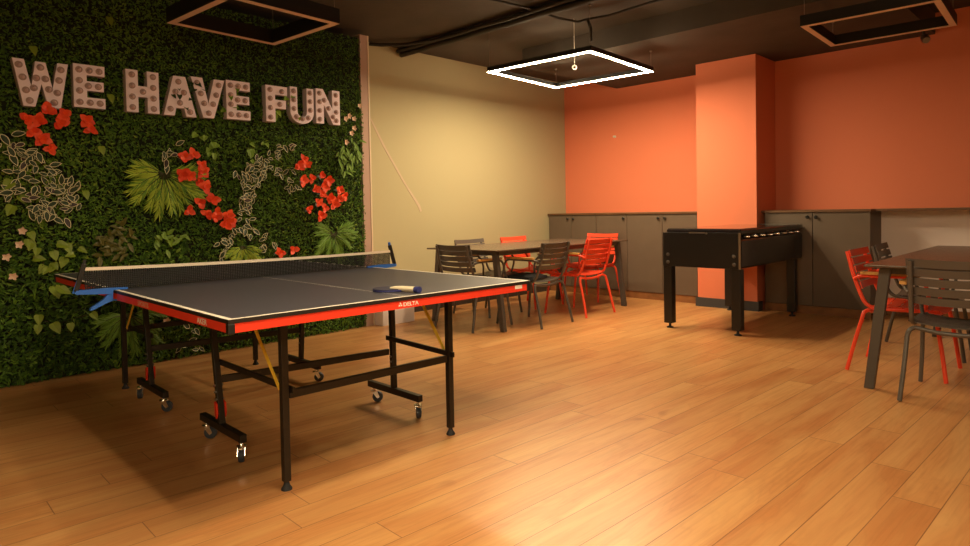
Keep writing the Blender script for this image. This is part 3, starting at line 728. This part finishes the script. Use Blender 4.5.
mb.build('tape', MT['nettape'], tn)
for s2 in (-1, 1):
    cl = MB()
    # upper jaw reaching over the edge, outer plate, lower jaw angled away
    cl.prism([(.705, .001), (.705, .009), (.80, .014), (.925, .012), (.935, .002), (.925, -.006), (.80, -.016), (.772, -.022), (.770, .001)], lambda u, v, d, s2=s2: (d, s2*u, v), -.014, .014)
    cl.prism([(.772, -.020), (.796, -.020), (.812, -.042), (.868, -.078), (.872, -.088), (.862, -.089), (.80, -.060), (.770, -.050)], lambda u, v, d, s2=s2: (d, s2*u, v), -.011, .011)
    cl.lathe([(.006, -.04), (.006, -.0155)], (0, s2*.735, -.012), n=8); cl.lathe([(.013, -.056), (.013, -.05)], (0, s2*.735, -.0), n=12)
    cl.bar((0, s2*.80, -.044), (0, s2*.725, -.054), .016, .007)
    c_ = cl.build('clamp', MT['blue'], tn)
    po = MB().bar((0, s2*.925, .008), (0, s2*.888, .138), .019, .020, (0, 1, 0)).build('post', MT['blackplastic'] if s2 < 0 else MT['blackplastic'], tn, bev=.002)
    MB().bar((0, s2*.890, .13), (0, s2*.884, .157), .012, .012, (0, 1, 0)).build('post_tip', MT['blue'] if s2 > 0 else MT['blackplastic'], po)
    MB().bar((0, s2*.938, .0), (0, s2*.914, .07), .006, .006, (0, 1, 0)).build('post_rod', MT['blue'], po)

# paddle lying on the table
pa, pb = Vector((1.075, .046)), Vector((1.315, .095))
dv = (pb-pa); ang = math.atan2(dv.y, dv.x)+TR
cth, sth = math.cos(TR), math.sin(TR)
pl = thing('table_tennis_paddle', 'table tennis paddle with cream handle and navy butt lying on the table', 'paddle', (TX+cth*pa.x-sth*pa.y, TY+sth*pa.x+cth*pa.y, TZ), ang)
out = [(.072*math.cos(a), .072*math.sin(a)) for a in [.35+(2*PI-.7)*k/30 for k in range(31)]]
out = [(.070-(-x), y) for x, y in out]
out2 = [(x, y) for x, y in out]+[(.155, -.016), (.155, .016)]
MB().prism(out, lambda u, v, d: (u, v, d), .0005, .0035).prism(out, lambda u, v, d: (u, v, d), .010, .013).build('rubber', MT['red_rubber'], pl)
MB().prism(out2, lambda u, v, d: (u, v, d), .0035, .010).build('blade', MT['paddleblue'], pl)
hp = MB()
def ell(x, w, h): return [(x, w*math.cos(2*PI*k/14), .0145+h*math.sin(2*PI*k/14)) for k in range(14)]
secs = [(.085, .010, .005), (.11, .012, .010), (.15, .013, .0125), (.20, .0135, .0125), (.228, .017, .014)]
for i in range(len(secs)-1):
    A, B = ell(*secs[i]), ell(*secs[i+1]); hp.add(A+B, [(j, (j+1) % 14, 14+(j+1) % 14, 14+j) for j in range(14)])
hd = hp.build('handle', MT['paddlewhite'], pl, smooth=60)
hp = MB(); A, B = ell(.228, .0172, .0141), ell(.25, .018, .0143)
hp.add(A+B, [(j, (j+1) % 14, 14+(j+1) % 14, 14+j) for j in range(14)]+[tuple(range(14, 28)), tuple(range(14))[::-1]]); hp.build('butt', MT['paddleblue'], hd, smooth=60)

# ------------------------------------------------------------------ chairs
def make_chair(label, m, name='armchair'):
    t = thing(name, label, 'chair', (0, 0, 0))
    tr = .0125
    # rear and front legs with the cross rails that join each pair
    for fy, hy, cy, sag_ in ((-.275, -.185, -.16, -.022), (.275, .225, .205, -.012)):
        for s2 in (-1, 1):
            MB().tube(fillet([(s2*.252, fy, .004), (s2*.238, (fy+hy)/2, .20), (s2*.232, hy, .365), (s2*.222, hy*.97, .398), (s2*.196, cy, .408)], [.1, .05, .03], 4), tr, 10).build('leg', m, t, smooth=60)
        MB().tube([(-.197, cy, .408), (-.1, cy, .408+sag_*.8), (0, cy, .408+sag_), (.1, cy, .408+sag_*.8), (.197, cy, .408)], tr, 10).build('cross_rail', m, t, smooth=60)
    # side frames: back post running down into the seat rail
    for s2 in (-1, 1):
        MB().tube(fillet([(s2*.198, -.285, .797), (s2*.206, -.235, .60), (s2*.213, -.165, .425), (s2*.213, .24, .432)], [.1, .07], 6), tr, 10).build('side_frame', m, t, smooth=60)
        ar = MB().tube(fillet([(s2*.214, -.238, .615), (s2*.245, -.20, .64), (s2*.255, .14, .645), (s2*.245, .19, .56), (s2*.218, .16, .435)], [.03, .06, .06], 6), .0105, 10).build('armrest', m, t, smooth=60)
        pad = []
        MB().prism([(-.017, -.19), (.017, -.19), (.024, -.10), (.026, .05), (.022, .12), (.010, .145), (-.010, .145), (-.022, .12), (-.022, .05), (-.019, -.10)],
                   lambda u, v, d, s2=s2: (s2*(.252+u*1.1), v, .652+d), 0, .017).build('arm_pad', MT['armwood'], ar, bev=.003)
    # seat: wide slats, dished towards the middle
    def slat(mb, pts, half, thick, dish, n=10, L=.232):
        # pts: centre (y, z), normal (ny, nz), along (ay, az)
        (y, z), (ny, nz), (ay, az) = pts; vs = []
        for i in range(n+1):
            u = -1+2*i/n; d = dish*(1-u*u)
            for a_, b_ in ((-1, 0), (1, 0), (1, 1), (-1, 1)):
                vs.append((u*L, y+a_*half*ay+ny*(thick*b_-d), z+a_*half*az+nz*(thick*b_-d)))
        fs = []
        for i in range(n):
            for k in range(4): fs.append((i*4+k, i*4+(k+1) % 4, i*4+4+(k+1) % 4, i*4+4+k))
        fs += [(0, 1, 2, 3), tuple(n*4+k for k in (3, 2, 1, 0))]
        mb.add(vs, fs)
    mb = MB()
    for k in range(6):
        y = -.128+k*.071; z = .440+.006*math.cos(k)*0
        if k == 5: slat(mb, ((y-.002, .436), (.25, .97), (.97, -.25)), .031, .006, .022)
        else: slat(mb, ((y, z), (0, 1), (1, 0)), .031, .006, .022)
    mb.build('seat', m, t, smooth=30)
    mb = MB()
    for k in range(5):
        z = .573+k*.0530; f = (z-.425)/(.815-.425); y = -.165-.12*f
        a = (-.28, .96)
        slat(mb, ((y+.013, z), (.96, .28), a), .0225, .006, .028, L=.225)
    mb.build('backrest', m, t, smooth=30)
    return t
R90 = PI/2
# facing: local +Y is the front of the chair
grey0 = make_chair('grey slatted armchair at the end of the dining table nearest the game table, by the cream wall', MT['chairgrey'])
red0 = make_chair('red slatted armchair on the open floor side of the dining table by the cream wall', MT['chairred'])
def place(src, loc, rz, label, group):
    c = src if src in pending else copy_tree(src)
    pending.discard(src)
    c.location = (*loc, 0); c.rotation_euler = (0, 0, rz); c['label'] = label; c['group'] = group; return c
pending = {grey0, red0}
GA, GB = 'armchairs at the table by the cream wall', 'armchairs at the table by the white bay'
place(grey0, (-4.44, 4.36), .03, 'grey slatted armchair at the dining table end beside the game table', GA)
g1 = place(grey0, (-4.09, 4.868), R90+.04, 'grey slatted armchair holding a black cushion at the table by the cream wall', GA)
place(red0, (-4.115, 5.65), R90-.02, 'red slatted armchair on the open floor side of the table by the cream wall', GA)
place(red0, (-4.65, 6.65), PI+.05, 'red slatted armchair at the table end against the grey cabinets', GA)
place(grey0, (-4.90, 5.03), -R90, 'grey slatted armchair between the table and the cream wall', GA)
place(red0, (-4.90, 5.77), -R90, 'red slatted armchair between the table and the cream wall', GA)
place(red0, (-1.005, 5.02), -R90, 'red slatted armchair on the pillar side of the table by the white bay', GB)
place(grey0, (-1.02, 5.70), -R90+.05, 'grey slatted armchair behind the red one at the table by the white bay', GB)
place(grey0, (-.605, 4.46), .0, 'grey slatted armchair with its back to the room at the white bay table end', GB)
# black seat cushion on the grey chair beside the table
mb = MB()
ys = [(-.19+.38*i/8) for i in range(9)]
top = lambda x, y: .028*(max(0, 1-abs(x/.158)**4)*max(0, 1-abs(y/.158)**4))
vs = []; 
for i in range(9):
    for j in range(9):
        x, y = -.15+.30*i/8, -.15+.30*j/8; vs.append((x, y, .014+top(x, y)))
for i in range(9):
    for j in range(9):
        x, y = -.15+.30*i/8, -.15+.30*j/8; vs.append((x, y, -.018*(1-(x/.2)**2)*1.0+.002))
fs = []
for i in range(8):
    for j in range(8):
        a = i*9+j; fs.append((a, a+9, a+10, a+1)); fs.append((81+a, 81+a+1, 81+a+10, 81+a+9))
for i in range(8):
    fs += [(i, i+1, 82+i, 81+i), (72+i+1, 72+i, 153+i, 154+i), ((i+1)*9, i*9, 81+i*9, 90+i*9), (i*9+8, (i+1)*9+8, 98+i*9, 89+i*9)]
cu = mb.add(vs, fs).build('seat_cushion', MT['cushion'], smooth=70, loc=(-4.19, 4.86, .450)); cu.rotation_euler = (0, 0, R90+.04)
tag(cu, 'flat black cushion on the seat of a grey armchair by the table corner', 'cushion')

# ------------------------------------------------------------------ dining tables
def dining(cx, cy, label, hw=.50, hl=1.15):
    t = thing('dining_table', label, 'table', (cx, cy, 0), 0, 'dining tables')
    z = .755
    MB().box((-hw, -hl, z-.014), (hw, hl, z)).build('tabletop', MT['dintop'], t, bev=.004)
    mb = MB()
    for s2 in (-1, 1):
        mb.box((s2*.40-.012, -hl+.12, z-.058), (s2*.40+.012, hl-.12, z-.0145))
        mb.box((-.40, s2*(hl-.12)-.012, z-.058), (.40, s2*(hl-.12)+.012, z-.0145))
    mb.build('under_frame', MT['dinlegs'], t, bev=.002)
    for sx_ in (-1, 1):
        for sy_ in (-1, 1):
            x1, x0, y = sx_*.390, sx_*.478, sy_*1.02
            mb = MB(); a, b = .029, .022
            vs = [(x0-a*.9, y-b, .001), (x0+a*.9, y-b, .001), (x0+a*.9, y+b, .001), (x0-a*.9, y+b, .001), (x1-a, y-b, z-.0145), (x1+a, y-b, z-.0145), (x1+a, y+b, z-.0145), (x1-a, y+b, z-.0145)]
            mb.add(vs, [(0,3,2,1),(4,5,6,7),(0,1,5,4),(1,2,6,5),(2,3,7,6),(3,0,4,7)]).build('leg', MT['dinlegs'], t, bev=.004)
    return t
dining(-4.49, 5.345, 'dark dining table with splayed legs beside the cream wall', .485, 1.105)
dining(-.575, 5.40, 'dark dining table with splayed legs in front of the open white bay', .485, 1.115)

# ------------------------------------------------------------------ foosball table
ft = thing('foosball_table', 'black foosball table on square legs in front of the coral pillar', 'game table', (-2.638, 6.13, 0))
hx, hy = .360, .70
MB().box((-hx+.006, -hy+.02, .575), (hx, hy+.15, .835)).build('body', MT['foosdark'], ft, bev=.02)
MB().box((-hx, -hy, .575), (hx+.004, -hy+.0195, .888)).build('end_panel', MT['foos'], ft, bev=.002)
MB().box((hx-.010, -hy-.002, .575), (hx+.007, -hy+.006, .888)).build('corner_trim', MT['trimmetal'], ft)
MB().box((-hx+.05, -hy+.02, .836), (hx-.035, hy+.12, .868)).build('play_box', MT['foos'], ft)
MB().box((-hx+.025, -hy+.0205, .869), (hx+.002, hy+.155, .918)).build('top_frame', MT['foosdark'], ft, bev=.012)
MB().box((-hx+.03, -hy+.05, .9185), (hx-.02, hy+.125, .922)).build('glass_top', MT['glass'], ft)
MB().box((-hx+.2, hy+.127, .9185), (hx-.02, hy+.142, .926)).build('rear_trim', MT['steel'], ft)
MB().box((-.1, -hy-.003, .880), (.05, -hy+.005, .892)).build('latch_plate', MT['steel'], ft)
MB().lathe([(.009, 0), (.009, .008)], (.065, -hy, .882), (0, -1, 0), 10).build('latch_knob', MT['steel'], ft)
for k in range(8):
    y = -hy+.14+k*.175
    rd = MB().lathe([(.009, 0), (.009, .088), (.006, .092)], (hx-.06, y, .853), (1, 0, 0), 10).build('rod', MT['chrome'], ft, smooth=40)
    MB().lathe([(.012, 0), (.014, .006), (.014, .016)], (hx-.034, y, .852), (1, 0, 0), 10).build('rod_bearing', MT['blackplastic'], rd, smooth=40)
for sx_ in (-1, 1):
    for sy_ in (-1, 1):
        x, y = sx_*(hx-.04), sy_*(hy-.045)
        lg = MB().box((x-.040, y-.040, .045), (x+.040, y+.040, .5745)).build('leg', MT['foos'], ft, bev=.003)
        MB().lathe([(.032, 0), (.032, .006), (.012, .016), (.010, .046)], (x, y, 0), n=16).build('foot', MT['rubber'], lg, smooth=40)
    for zz in (.615, .685):
        MB().lathe([(.016, 0), (.016, .004), (.010, .007)], (sx_*(hx-.05), -hy, zz), (0, -1, 0), 14).build('bolt', MT['dinlegs'], ft, smooth=40)
